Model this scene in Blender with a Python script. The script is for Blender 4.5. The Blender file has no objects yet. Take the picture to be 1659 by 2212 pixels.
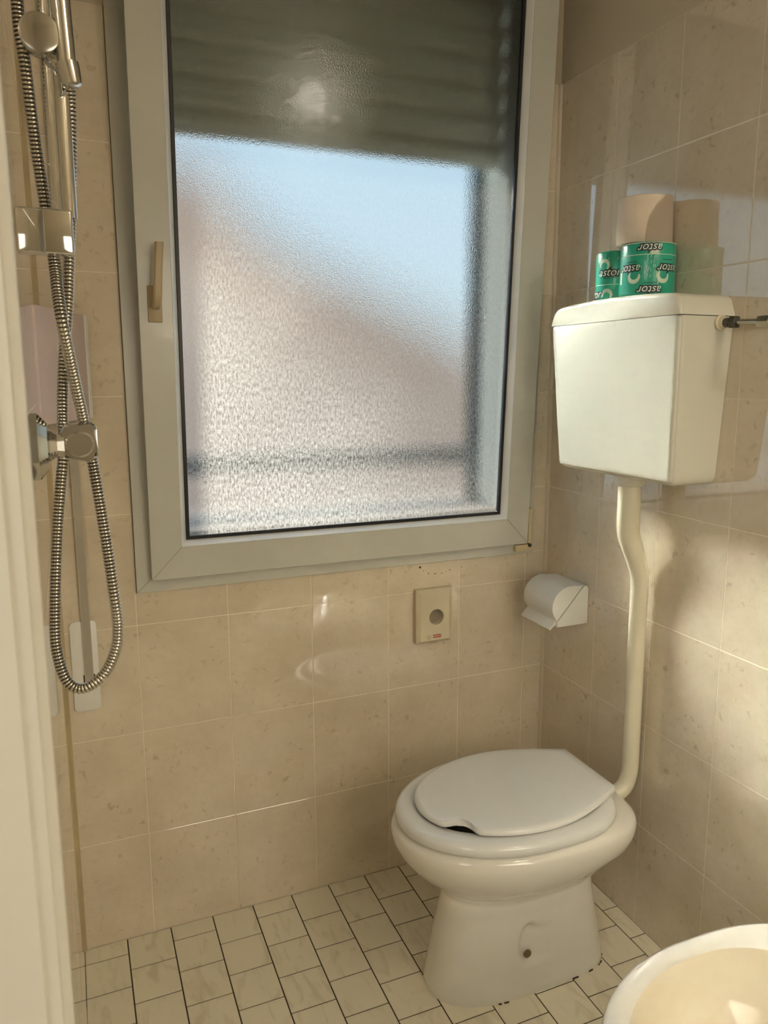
import bpy, bmesh, math, random
from mathutils import Vector, Matrix
R = math.radians
random.seed(7)
C = bpy.context.scene.collection
S = bpy.context.scene

# ------------------------------------------------------------------ camera
F, CX, CY = 1655.77, 851.85, 1085.52
cam_d = bpy.data.cameras.new('camera')
cam = bpy.data.objects.new('camera', cam_d); C.objects.link(cam)
cam_d.sensor_fit = 'VERTICAL'; cam_d.sensor_height = 36.0; cam_d.sensor_width = 27.0
cam_d.lens = F / 2212.0 * 36.0
cam_d.shift_x = -(CX - 829.5) / 2212.0
cam_d.shift_y = (CY - 1106.0) / 2212.0
cam_d.clip_start = 0.01; cam_d.clip_end = 200
right = Vector((0.9205416, -0.3906442, -0.0004803))
down = Vector((-0.0646496, -0.1511322, -0.9863972))
fwd = Vector((0.3852578, 0.9080507, -0.1643785))
M = Matrix((right, -down, -fwd)).transposed().to_4x4()
M.translation = Vector((-1.17775, -1.71656, 1.30036))
cam.matrix_world = M
cam_d.dof.use_dof = True; cam_d.dof.focus_distance = 1.75; cam_d.dof.aperture_fstop = 13
S.camera = cam

# ------------------------------------------------------------------ exposure, world, sun, large lights
S.view_settings.view_transform = 'Standard'; S.view_settings.look = 'None'
S.view_settings.gamma = 1.0; S.view_settings.use_curve_mapping = False
S.view_settings.exposure = 0.0
S.cycles.blur_glossy = 0.0; S.cycles.sample_clamp_indirect = 250.0
W = bpy.data.worlds.new('sky'); S.world = W; W.use_nodes = True
wn = W.node_tree.nodes; wl = W.node_tree.links; wn.clear()
wo = wn.new('ShaderNodeOutputWorld'); wb = wn.new('ShaderNodeBackground')
wt = wn.new('ShaderNodeTexCoord'); ws = wn.new('ShaderNodeSeparateXYZ'); wr = wn.new('ShaderNodeValToRGB')
wl.new(wt.outputs['Generated'], ws.inputs[0]); wl.new(ws.outputs['Z'], wr.inputs[0])
wr.color_ramp.elements[0].position = 0.0; wr.color_ramp.elements[0].color = (0.52, 0.63, 0.69, 1)
wr.color_ramp.elements[1].position = 0.6; wr.color_ramp.elements[1].color = (0.33, 0.55, 0.78, 1)
wl.new(wr.outputs[0], wb.inputs[0]); wb.inputs[1].default_value = 1.85
wl.new(wb.outputs[0], wo.inputs[0])

sd = bpy.data.lights.new('sun', 'SUN'); sun = bpy.data.objects.new('sun', sd); C.objects.link(sun)
sd.energy = 7.6; sd.color = (1.0, 0.975, 0.89); sd.angle = R(10)
SUN_DIR = Vector((0.30, -0.86, -0.405)).normalized()
sun.rotation_euler = SUN_DIR.to_track_quat('-Z', 'Y').to_euler(); sun.location = (-5, 7, 6)

def area(name, loc, direction, sx, sy, power, col):
    d = bpy.data.lights.new(name, 'AREA'); d.shape = 'RECTANGLE'; d.size = sx; d.size_y = sy
    d.energy = power; d.color = col
    o = bpy.data.objects.new(name, d); C.objects.link(o); o.location = loc
    o.rotation_euler = Vector(direction).to_track_quat('-Z', 'Y').to_euler()
    return o
# daylight from a window of the corridor beyond the open doorway, and the corridor's ceiling light
area('corridor_window_light', (-2.45, -2.55, 1.7), (1.0, 0.95, -0.35), 1.0, 1.3, 14.0, (1.0, 0.98, 0.90))
area('corridor_ceiling_light', (-1.95, -1.75, 2.48), (0.15, 0.25, -1), 0.5, 0.5, 10.0, (1.0, 0.97, 0.86))

# added fill light behind the camera, brightening the window wall and floor
fw = area('added_fill_light', (-0.40, -2.43, 1.05), (-0.30, 1.0, -0.42), 0.75, 1.2, 5.2, (1.0, 0.90, 0.72))
fw.data.spread = R(95)

# ------------------------------------------------------------------ helpers
def tag(o, label=None, cat=None, group=None, kind=None):
    if label: o['label'] = label
    if cat: o['category'] = cat
    if group: o['group'] = group
    if kind: o['kind'] = kind
    return o
def empty(name, loc, label, cat, group=None):
    o = bpy.data.objects.new(name, None); C.objects.link(o); o.location = loc; o.empty_display_size = 0.05
    return tag(o, label, cat, group)
def shell(name, loc=(0, 0, 0)):
    o = bpy.data.objects.new(name, None); C.objects.link(o); o.location = loc; o.empty_display_size = 0.05
    o['kind'] = 'structure'; return o
def obj(name, bm, mats, parent=None, smooth=True, angle=35, local=False):
    """link bm as one mesh object; coordinates are world ones unless local"""
    bmesh.ops.recalc_face_normals(bm, faces=bm.faces)
    me = bpy.data.meshes.new(name)
    if not isinstance(mats, (list, tuple)): mats = [mats]
    for m in mats: me.materials.append(m)
    off = Vector((0, 0, 0))
    p = parent
    if not local:
        while p is not None:
            off += p.location; p = p.parent
        bmesh.ops.translate(bm, vec=-off, verts=bm.verts)
    if smooth:
        for f in bm.faces: f.smooth = True
        for e in bm.edges:
            if len(e.link_faces) == 2 and e.calc_face_angle(0) > R(angle): e.smooth = False
    bm.to_mesh(me); bm.free()
    o = bpy.data.objects.new(name, me); C.objects.link(o)
    if parent: o.parent = parent
    return o
def box(bm, x0, x1, y0, y1, z0, z1, mi=0):
    v = [bm.verts.new(p) for p in ((x0,y0,z0),(x1,y0,z0),(x1,y1,z0),(x0,y1,z0),(x0,y0,z1),(x1,y0,z1),(x1,y1,z1),(x0,y1,z1))]
    fs = [bm.faces.new([v[i] for i in q]) for q in ((0,3,2,1),(4,5,6,7),(0,1,5,4),(1,2,6,5),(2,3,7,6),(3,0,4,7))]
    for f in fs: f.material_index = mi
    return v, fs
def bbox(x0, x1, y0, y1, z0, z1, r=0.003, seg=2):
    bm = bmesh.new(); box(bm, x0, x1, y0, y1, z0, z1)
    if r > 0: bmesh.ops.bevel(bm, geom=list(bm.edges), offset=r, segments=seg, profile=0.5, affect='EDGES')
    return bm
def loft(bm, rings, cap0=True, cap1=True, closed=True, mi=0):
    vs = [[bm.verts.new(p) for p in r] for r in rings]
    n = len(vs[0])
    for a, b in zip(vs[:-1], vs[1:]):
        for i in range(n if closed else n - 1):
            f = bm.faces.new((a[i], a[(i+1) % n], b[(i+1) % n], b[i])); f.material_index = mi
    if cap0: bm.faces.new(vs[0][::-1]).material_index = mi
    if cap1: bm.faces.new(vs[-1]).material_index = mi
    return vs
def ring(c, ax, r, n=32, r2=None, ph=0.0):
    """circle round point c, normal ax"""
    ax = Vector(ax).normalized()
    u = ax.orthogonal().normalized() if abs(ax.z) < 0.999 else Vector((1, 0, 0))
    if abs(ax.z) < 0.999: u = ax.cross(Vector((0, 0, 1))).normalized()
    v = ax.cross(u)
    return [Vector(c) + u * (r * math.cos(ph + 2*math.pi*i/n)) + v * ((r2 or r) * math.sin(ph + 2*math.pi*i/n)) for i in range(n)]
def turned(c, ax, prof, n=40, bm=None, cap=True, ph=0.0):
    """lathe: prof = [(distance along ax, radius)]"""
    bm = bm or bmesh.new(); ax = Vector(ax).normalized()
    loft(bm, [ring(Vector(c) + ax*d, ax, max(r, 1e-5), n, ph=ph) for d, r in prof], cap, cap)
    return bm
def catmull(pts, k=8):
    P = [Vector(p) for p in pts]; P = [P[0]*2 - P[1]] + P + [P[-1]*2 - P[-2]]; out = []
    for i in range(1, len(P) - 2):
        for j in range(k):
            t = j / k; a, b, c, d = P[i-1:i+3]
            out.append(0.5*((2*b) + (c-a)*t + (2*a-5*b+4*c-d)*t*t + (3*b-a-3*c+d)*t**3))
    out.append(P[-2]); return out
def sweep(pts, rad, n=20, bm=None, cap=True):
    bm = bm or bmesh.new(); P = [Vector(p) for p in pts]; m = len(P)
    T = [(P[min(i+1, m-1)] - P[max(i-1, 0)]).normalized() for i in range(m)]
    u = T[0].orthogonal().normalized(); rings = []
    for i in range(m):
        u = (u - T[i]*u.dot(T[i])).normalized(); v = T[i].cross(u)
        r = rad(i/(m-1)) if callable(rad) else rad
        rings.append([P[i] + u*(r*math.cos(2*math.pi*k/n)) + v*(r*math.sin(2*math.pi*k/n)) for k in range(n)])
    loft(bm, rings, cap, cap); return bm
def resample(pts, step):
    P = [Vector(p) for p in pts]; out = [P[0]]; acc = 0
    for a, b in zip(P[:-1], P[1:]):
        L = (b-a).length; d = step - acc
        while d <= L:
            out.append(a.lerp(b, d/L)); d += step
        acc = (acc + L) % step
    return out
def rrect(x0, x1, z0, z1, r, n=6):
    out = []
    for cx, cz, a0 in ((x1-r, z1-r, 0), (x0+r, z1-r, 90), (x0+r, z0+r, 180), (x1-r, z0+r, 270)):
        for i in range(n+1):
            a = R(a0 + 90*i/n); out.append((cx + r*math.cos(a), cz + r*math.sin(a)))
    return out

# ------------------------------------------------------------------ materials
def mat(name):
    m = bpy.data.materials.new(name); m.use_nodes = True; nt = m.node_tree
    return m, nt, nt.nodes['Principled BSDF'], nt.nodes['Material Output']
def plain(name, col, rough=0.5, metal=0.0, spec=0.5, coat=0.0, var=0.03, scale=30.0, bump=0.0, bscale=300, sss=0.0):
    m, nt, b, o = mat(name)
    tc = nt.nodes.new('ShaderNodeTexCoord'); nz = nt.nodes.new('ShaderNodeTexNoise'); nz.inputs['Scale'].default_value = scale
    nt.links.new(tc.outputs['Object'], nz.inputs['Vector'])
    mx = nt.nodes.new('ShaderNodeMix'); mx.data_type = 'RGBA'
    mx.inputs[6].default_value = (*[c*(1-var) for c in col], 1); mx.inputs[7].default_value = (*[min(1, c*(1+var)) for c in col], 1)
    nt.links.new(nz.outputs['Fac'], mx.inputs[0]); nt.links.new(mx.outputs[2], b.inputs['Base Color'])
    b.inputs['Roughness'].default_value = rough; b.inputs['Metallic'].default_value = metal
    b.inputs['Specular IOR Level'].default_value = spec; b.inputs['Coat Weight'].default_value = coat
    b.inputs['Coat Roughness'].default_value = 0.05
    if bump:
        n2 = nt.nodes.new('ShaderNodeTexNoise'); n2.inputs['Scale'].default_value = bscale
        bp = nt.nodes.new('ShaderNodeBump'); bp.inputs['Strength'].default_value = bump; bp.inputs['Distance'].default_value = 0.002
        nt.links.new(tc.outputs['Object'], n2.inputs['Vector']); nt.links.new(n2.outputs['Fac'], bp.inputs['Height']); nt.links.new(bp.outputs[0], b.inputs['Normal'])
    return m

def tile_material():
    m, nt, b, o = mat('mottled_beige_tile'); N = nt.nodes; L = nt.links
    tc = N.new('ShaderNodeTexCoord')
    def noise(scale, detail=3, rough=0.55, dist=0.0, loc=(0, 0, 0)):
        mp = N.new('ShaderNodeMapping'); mp.inputs['Location'].default_value = loc
        n = N.new('ShaderNodeTexNoise'); n.inputs['Scale'].default_value = scale; n.inputs['Detail'].default_value = detail
        n.inputs['Roughness'].default_value = rough; n.inputs['Distortion'].default_value = dist
        L.new(tc.outputs['Object'], mp.inputs[0]); L.new(mp.outputs[0], n.inputs['Vector']); return n
    def ramp(inp, stops):
        r = N.new('ShaderNodeValToRGB'); e = r.color_ramp.elements
        e[0].position, e[0].color = stops[0][0], (*stops[0][1], 1)
        e[1].position, e[1].color = stops[1][0], (*stops[1][1], 1)
        L.new(inp, r.inputs[0]); return r
    base = ramp(noise(9, 4).outputs['Fac'], [(0.3, (0.61, 0.52, 0.385)), (0.72, (0.70, 0.61, 0.47))])
    fine = ramp(noise(60, 5, 0.7).outputs['Fac'], [(0.3, (0.93, 0.93, 0.93)), (0.7, (1.0, 1.0, 1.0))])
    m1 = N.new('ShaderNodeMix'); m1.data_type = 'RGBA'; m1.blend_type = 'MULTIPLY'; m1.inputs[0].default_value = 1
    L.new(base.outputs[0], m1.inputs[6]); L.new(fine.outputs[0], m1.inputs[7])
    # little grey-brown flecks gathered in clusters
    fleck = ramp(noise(58, 2, 0.5, 0.4, (3, 1, 7)).outputs['Fac'], [(0.58, (0, 0, 0)), (0.70, (1, 1, 1))])
    clus = ramp(noise(13, 2, 0.5, 0.0, (8, 5, 2)).outputs['Fac'], [(0.45, (0, 0, 0)), (0.62, (1, 1, 1))])
    mul = N.new('ShaderNodeMath'); mul.operation = 'MULTIPLY'
    L.new(fleck.outputs[0], mul.inputs[0]); L.new(clus.outputs[0], mul.inputs[1])
    mul2 = N.new('ShaderNodeMath'); mul2.operation = 'MULTIPLY'; mul2.inputs[1].default_value = 0.55
    L.new(mul.outputs[0], mul2.inputs[0])
    m2 = N.new('ShaderNodeMix'); m2.data_type = 'RGBA'; L.new(mul2.outputs[0], m2.inputs[0])
    L.new(m1.outputs[2], m2.inputs[6]); m2.inputs[7].default_value = (0.38, 0.30, 0.20, 1)
    L.new(m2.outputs[2], b.inputs['Base Color'])
    b.inputs['Roughness'].default_value = 0.06; b.inputs['Specular IOR Level'].default_value = 0.7
    b.inputs['Coat Weight'].default_value = 1.0; b.inputs['Coat IOR'].default_value = 1.6; b.inputs['Coat Roughness'].default_value = 0.03
    bp = N.new('ShaderNodeBump'); bp.inputs['Strength'].default_value = 0.10; bp.inputs['Distance'].default_value = 0.0004
    L.new(noise(140, 2).outputs['Fac'], bp.inputs['Height']); L.new(bp.outputs[0], b.inputs['Normal'])
    return m
TILE = tile_material()
GROUT = plain('pale_wall_grout', (0.74, 0.665, 0.53), 0.8, var=0.12, scale=25)
FGROUT = plain('dark_floor_grout', (0.050, 0.036, 0.016), 0.9, var=0.25, scale=40)

def floor_material():
    m, nt, b, o = mat('veined_floor_tile'); N = nt.nodes; L = nt.links
    tc = N.new('ShaderNodeTexCoord'); at = N.new('ShaderNodeAttribute'); at.attribute_name = 'tile_id'
    cmb = N.new('ShaderNodeVectorMath'); cmb.operation = 'ADD'
    L.new(tc.outputs['Object'], cmb.inputs[0]); L.new(at.outputs['Vector'], cmb.inputs[1])
    mp = N.new('ShaderNodeMapping'); mp.inputs['Scale'].default_value = (22, 7, 7); mp.inputs['Rotation'].default_value = (0, 0, R(35))
    L.new(cmb.outputs[0], mp.inputs[0])
    nz = N.new('ShaderNodeTexNoise'); nz.inputs['Scale'].default_value = 1.3; nz.inputs['Detail'].default_value = 4; nz.inputs['Distortion'].default_value = 1.2
    L.new(mp.outputs[0], nz.inputs['Vector'])
    rp = N.new('ShaderNodeValToRGB'); e = rp.color_ramp.elements
    e[0].position = 0.30; e[0].color = (0.60, 0.54, 0.39, 1); e[1].position = 0.48; e[1].color = (0.72, 0.66, 0.51, 1)
    L.new(nz.outputs['Fac'], rp.inputs[0]); L.new(rp.outputs[0], b.inputs['Base Color'])
    b.inputs['Roughness'].default_value = 0.32; b.inputs['Specular IOR Level'].default_value = 0.4
    return m
FLOOR = floor_material()
PAINT = plain('cream_wall_paint', (0.52, 0.45, 0.33), 0.75, var=0.03, scale=6, bump=0.15, bscale=180)
CEIL = plain('white_ceiling_paint', (0.70, 0.66, 0.57), 0.85)
JAMB = plain('glossy_cream_door_paint', (0.62, 0.59, 0.50), 0.35, var=0.03, scale=4)
PVC = plain('white_window_plastic', (0.535, 0.53, 0.475), 0.24, coat=0.25, var=0.02, scale=5)
BEADP = plain('white_glazing_bead_plastic', (0.74, 0.75, 0.74), 0.28, coat=0.3)
MATTE_BEIGE = plain('matte_beige_corner_strip', (0.56, 0.48, 0.36), 0.6)
HINGEP = plain('yellowed_hinge_plastic', (0.60, 0.50, 0.30), 0.4)
RUBBER = plain('black_rubber_gasket', (0.012, 0.013, 0.015), 0.35)
BRASSY = plain('champagne_painted_metal', (0.42, 0.33, 0.19), 0.35, spec=0.6)
CERAMIC = plain('white_ceramic', (0.74, 0.715, 0.635), 0.10, var=0.01, scale=3, coat=0.6)
SEATP = plain('white_seat_plastic', (0.72, 0.72, 0.685), 0.16, var=0.01, coat=0.3)
CISTP = plain('ivory_cistern_plastic', (0.59, 0.575, 0.475), 0.22, var=0.015, scale=4)
PIPEP = plain('ivory_pipe_plastic', (0.68, 0.63, 0.47), 0.24)
WHITEP = plain('white_plastic', (0.74, 0.73, 0.68), 0.3)
DISPP = plain('beige_dispenser_plastic', (0.62, 0.55, 0.39), 0.35)
DARKIN = plain('dark_inside', (0.05, 0.04, 0.02), 0.7)
PINKP = plain('pale_pinkish_plastic', (0.62, 0.50, 0.47), 0.3)
CHROME = plain('polished_chrome', (0.72, 0.72, 0.70), 0.05, metal=1.0, var=0.0)
CHROMED = plain('dull_chrome', (0.50, 0.48, 0.43), 0.20, metal=1.0, var=0.05)
DARKMET = plain('dark_metal_nut', (0.09, 0.085, 0.07), 0.35, metal=0.7)
DARKGAP = plain('dark_hose_groove', (0.07, 0.06, 0.045), 0.5, metal=0.6)
BELTM = plain('woven_grey_belt', (0.42, 0.38, 0.30), 0.8, bump=0.5, bscale=1400)
BELTE = plain('belt_cream_edge', (0.50, 0.43, 0.30), 0.8)
PAPER = plain('unbleached_paper', (0.70, 0.59, 0.46), 0.9, var=0.03, scale=40, bump=0.2, bscale=500)
GREEN = plain('green_wrapper_film', (0.014, 0.33, 0.215), 0.28, var=0.10, scale=25, coat=0.3)
MINT = plain('pale_wrapper_print', (0.55, 0.66, 0.50), 0.35)
WHITEINK = plain('white_wrapper_print', (0.74, 0.80, 0.70), 0.35)
BLACKINK = plain('black_wrapper_print', (0.010, 0.018, 0.016), 0.4)
REDINK = plain('red_label_ink', (0.42, 0.05, 0.03), 0.5)
GREYINK = plain('grey_label_ink', (0.25, 0.21, 0.14), 0.6)
STAIN = plain('brown_stain', (0.05, 0.03, 0.012), 0.8, var=0.3, scale=200)
SLAT = plain('grey_green_shutter_slat', (0.52, 0.53, 0.43), 0.4)
SLATL = plain('painted_slat_highlight', (0.78, 0.78, 0.68), 0.4)  # pale tone paints the highlights along the slat joints
BLDG = plain('beige_render', (0.80, 0.50, 0.355), 0.9, var=0.10, scale=0.6)
ROOFT = plain('terracotta_roof', (0.62, 0.45, 0.36), 0.9, var=0.1, scale=8)
RAILM = plain('dark_railing_paint', (0.05, 0.055, 0.06), 0.5)
SILLM = plain('stone_sill', (0.50, 0.41, 0.36), 0.9, spec=0.0)
EXTW = plain('dark_guide_rail', (0.05, 0.06, 0.065), 0.8, spec=0.0)
GROUNDM = plain('terrace_paving', (0.62, 0.53, 0.46), 0.95, var=0.15, scale=2)

def glass_material():
    m, nt, b, o = mat('frosted_glass_inner_face'); N = nt.nodes; L = nt.links; N.remove(b)
    tc = N.new('ShaderNodeTexCoord')
    v = N.new('ShaderNodeTexVoronoi'); v.inputs['Scale'].default_value = 420
    n = N.new('ShaderNodeTexNoise'); n.inputs['Scale'].default_value = 230; n.inputs['Detail'].default_value = 3
    L.new(tc.outputs['Object'], v.inputs['Vector']); L.new(tc.outputs['Object'], n.inputs['Vector'])
    ad = N.new('ShaderNodeMath'); ad.operation = 'ADD'; L.new(v.outputs['Distance'], ad.inputs[0]); L.new(n.outputs['Fac'], ad.inputs[1])
    bp = N.new('ShaderNodeBump'); bp.inputs['Strength'].default_value = 0.75; bp.inputs['Distance'].default_value = 0.0009
    L.new(ad.outputs[0], bp.inputs['Height'])
    rf = N.new('ShaderNodeBsdfRefraction'); rf.inputs['IOR'].default_value = 1.2; rf.inputs['Roughness'].default_value = 0.30
    rf.inputs['Color'].default_value = (0.68, 0.69, 0.69, 1); L.new(bp.outputs[0], rf.inputs['Normal'])
    tl = N.new('ShaderNodeBsdfTranslucent'); tl.inputs['Color'].default_value = (1.0, 0.94, 0.86, 1); L.new(bp.outputs[0], tl.inputs['Normal'])
    gl = N.new('ShaderNodeBsdfGlossy'); gl.inputs['Roughness'].default_value = 0.065
    # dried drips and limescale: streaky patches scatter more
    mp = N.new('ShaderNodeMapping'); mp.inputs['Scale'].default_value = (150, 1, 62); L.new(tc.outputs['Object'], mp.inputs[0])
    st = N.new('ShaderNodeTexNoise'); st.inputs['Scale'].default_value = 1.6; st.inputs['Detail'].default_value = 5; st.inputs['Roughness'].default_value = 0.7
    L.new(mp.outputs[0], st.inputs['Vector'])
    rp = N.new('ShaderNodeMapRange'); rp.inputs[1].default_value = 0.38; rp.inputs[2].default_value = 0.72; rp.inputs[3].default_value = 0.05; rp.inputs[4].default_value = 0.52
    L.new(st.outputs['Fac'], rp.inputs[0])
    # scale plus sun sparkle put in, mostly low down on the handle side
    sp = N.new('ShaderNodeSeparateXYZ'); L.new(tc.outputs['Object'], sp.inputs[0])
    def mr(inp, a, b, c, d):
        q = N.new('ShaderNodeMapRange'); q.interpolation_type = 'SMOOTHSTEP'
        for i_, v_ in enumerate((a, b, c, d)): q.inputs[i_+1].default_value = v_
        L.new(inp, q.inputs[0]); return q.outputs[0]
    wob = N.new('ShaderNodeTexNoise'); wob.inputs['Scale'].default_value = 4.0; L.new(tc.outputs['Object'], wob.inputs['Vector'])
    zx = N.new('ShaderNodeMath'); zx.operation = 'MULTIPLY_ADD'; zx.inputs[1].default_value = 1.0; L.new(sp.outputs['X'], zx.inputs[0]); L.new(sp.outputs['Z'], zx.inputs[2])
    zz = N.new('ShaderNodeMath'); zz.operation = 'MULTIPLY_ADD'; zz.inputs[1].default_value = 0.35; L.new(wob.outputs['Fac'], zz.inputs[0]); L.new(zx.outputs[0], zz.inputs[2])
    scale_sparkle = mr(zz.outputs[0], 0.12, 0.86, 1.0, 0.10)
    dm = N.new('ShaderNodeMath'); dm.operation = 'MULTIPLY'; L.new(rp.outputs[0], dm.inputs[0]); L.new(scale_sparkle, dm.inputs[1])
    mx = N.new('ShaderNodeMixShader'); L.new(dm.outputs[0], mx.inputs[0]); L.new(rf.outputs[0], mx.inputs[1]); L.new(tl.outputs[0], mx.inputs[2])
    m2 = N.new('ShaderNodeMixShader'); m2.inputs[0].default_value = 0.0028; L.new(mx.outputs[0], m2.inputs[1]); L.new(gl.outputs[0], m2.inputs[2])
    L.new(m2.outputs[0], o.inputs['Surface']); return m
GLASSI = glass_material()
def glass_outer():
    m, nt, b, o = mat('glass_outer_face'); N = nt.nodes; L = nt.links; N.remove(b)
    t = N.new('ShaderNodeBsdfTransparent'); t.inputs[0].default_value = (0.96, 0.98, 0.97, 1)
    g = N.new('ShaderNodeBsdfGlossy'); g.inputs['Roughness'].default_value = 0.05
    mx = N.new('ShaderNodeMixShader'); mx.inputs[0].default_value = 0.05
    L.new(t.outputs[0], mx.inputs[1]); L.new(g.outputs[0], mx.inputs[2]); L.new(mx.outputs[0], o.inputs['Surface']); return m
GLASSO = glass_outer()
def emissive(name, col, s):
    m, nt, b, o = mat(name); b.inputs['Base Color'].default_value = (*col, 1)
    b.inputs['Emission Color'].default_value = (*col, 1); b.inputs['Emission Strength'].default_value = s; return m
LAMPM = emissive('glowing_opal_globe', (1.0, 0.91, 0.76), 70.0)

# ------------------------------------------------------------------ room constants
WL, TW, TH, TH1 = -1.221, 0.2, 0.2503, 0.2544
COLA = -(5*TW + 0.0659)                 # first full tile column of the window wall
ZR = [0.0] + [TH1 + k*TH for k in range(8)]       # tile rows, top = 2.006
ZTOP = ZR[-1]; ZC = 2.62; YF = -2.45
WX0, WX1, WZ0, WZ1 = -1.063, -0.050, 0.830, 2.30   # window frame outside size

def tile_panel(bm, place, us, vs, hole=None, g=0.0011, lift=0.0009, tilt=0.00022):
    """tiles with bevelled edges over grid lines us x vs; place(u, v, h) -> point"""
    for u0, u1 in zip(us[:-1], us[1:]):
        for v0, v1 in zip(vs[:-1], vs[1:]):
            cells = [(u0, u1, v0, v1)]
            if hole:
                a, b, c, d = hole; cells = []
                if u1 <= a or u0 >= b or v1 <= c or v0 >= d: cells = [(u0, u1, v0, v1)]
                else:
                    if v0 < c: cells.append((u0, u1, v0, c))
                    if v1 > d: cells.append((u0, u1, d, v1))
                    if u0 < a: cells.append((u0, a, max(v0, c), min(v1, d)))
                    if u1 > b: cells.append((b, u1, max(v0, c), min(v1, d)))
            for (p0, p1, q0, q1) in cells:
                if p1-p0 < 0.004 or q1-q0 < 0.004: continue
                t = [random.uniform(-tilt, tilt) for _ in range(3)]
                tl = lambda u, v: lift + t[0] + t[1]*(2*(u-p0)/(p1-p0)-1) + t[2]*(2*(v-q0)/(q1-q0)-1)
                r0 = [place(u, v, 0.0) for u, v in ((p0+g, q0+g), (p1-g, q0+g), (p1-g, q1-g), (p0+g, q1-g))]
                k = g + 0.0007
                r1 = [place(u, v, tl(u, v)-0.0004) for u, v in ((p0+g, q0+g), (p1-g, q0+g), (p1-g, q1-g), (p0+g, q1-g))]
                r2 = [place(u, v, tl(u, v)) for u, v in ((p0+k, q0+k), (p1-k, q0+k), (p1-k, q1-k), (p0+k, q1-k))]
                loft(bm, [r0, r1, r2], cap0=False, cap1=True)
def wall_slab(bm, rects, place, thick, mi):
    for (a, b, c, d) in rects:
        p = [place(*q) for q in ((a, c, 0), (b, c, 0), (b, d, 0), (a, d, 0))]
        r = [place(*q) for q in ((a, c, -thick), (b, c, -thick), (b, d, -thick), (a, d, -thick))]
        loft(bm, [r, p], True, True, mi=mi)

# back wall (window wall), plane Y=0
bm = bmesh.new(); pl = lambda u, v, h: Vector((u, -h, v))
OX0, OX1, OZ0, OZ1 = WX0+0.03, WX1-0.03, WZ0+0.02, WZ1-0.03
us = [WL, COLA] + [COLA + TW*k for k in range(1, 6)] + [-0.007]
tile_panel(bm, pl, us, ZR, hole=(WX0, WX1, WZ0, WZ1))
for f in bm.faces: f.material_index = 0
wall_slab(bm, [(WL-0.1, OX0, -0.02, ZTOP), (OX1, 0.1, -0.02, ZTOP), (OX0, OX1, -0.02, OZ0)], pl, 0.085, 1)
wall_slab(bm, [(WL-0.1, OX0, ZTOP, ZC), (OX1, 0.1, ZTOP, ZC), (OX0, OX1, OZ1, ZC)], lambda u, v, h: Vector((u, -h+0.0 - (0 if h < 0 else 0.0005), v)), 0.085, 2)
wall_back = obj('wall_back', bm, [TILE, GROUT, PAINT], smooth=False); wall_back['kind'] = 'structure'
# right wall, plane X=0
bm = bmesh.new(); pl = lambda u, v, h: Vector((-h, u, v))
us = [YF] + [-(0.2185 + TW*k) for k in range(10, -1, -1)] + [-0.007]
tile_panel(bm, pl, us, ZR)
wall_slab(bm, [(YF-0.1, 0.1, -0.02, ZTOP)], pl, 0.12, 1)
wall_slab(bm, [(YF-0.1, 0.1, ZTOP, ZC)], pl, 0.12, 2)
o = obj('wall_right', bm, [TILE, GROUT, PAINT], smooth=False); o['kind'] = 'structure'
# left wall, plane X=WL, up to the doorway
bm = bmesh.new(); pl = lambda u, v, h: Vector((WL + h, u, v))
us = [-1.22] + [-(0.2 + TW*k) for k in range(4, -1, -1)] + [0]
tile_panel(bm, pl, us, ZR, tilt=0.00010)
wall_slab(bm, [(-1.24, 0.1, -0.02, ZTOP)], pl, 0.12, 1)
wall_slab(bm, [(-1.24, 0.1, ZTOP, ZC), (YF-0.1, -2.15, 0, ZC), (-2.15, -1.24, 2.1, ZC)], pl, 0.12, 2)
o = obj('wall_left', bm, [TILE, GROUT, PAINT], smooth=False); o['kind'] = 'structure'
bm = bmesh.new(); box(bm, WL-0.1, 0.1, YF-0.12, YF, 0, ZC)
o = obj('wall_front', bm, PAINT, smooth=False); o['kind'] = 'structure'
bm = bmesh.new(); box(bm, WL-0.12, 0.12, YF-0.12, 0.32, ZC, ZC+0.1)
o = obj('ceiling', bm, CEIL, smooth=False); o['kind'] = 'structure'
# corner bead between window wall and right wall
bm = bmesh.new()
loft(bm, [[Vector((-0.0085, -0.0010, z)), Vector((-0.0062, -0.0042, z)), Vector((-0.0042, -0.0062, z)), Vector((-0.0010, -0.0085, z)), Vector((0, 0, z))] for z in (0.001, ZTOP)])
o = obj('trim_1', bm, MATTE_BEIGE, smooth=False); o['kind'] = 'structure'
# sealant line in the left corner
bm = bmesh.new()
loft(bm, [[Vector((WL+0.001, -0.0075, z)), Vector((WL+0.0065, -0.001, z)), Vector((WL, 0, z))] for z in (0.001, ZTOP)])
o = obj('trim_2', bm, plain('tan_sealant', (0.46, 0.37, 0.21), 0.6, var=0.2, scale=12), smooth=False); o['kind'] = 'structure'

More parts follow.
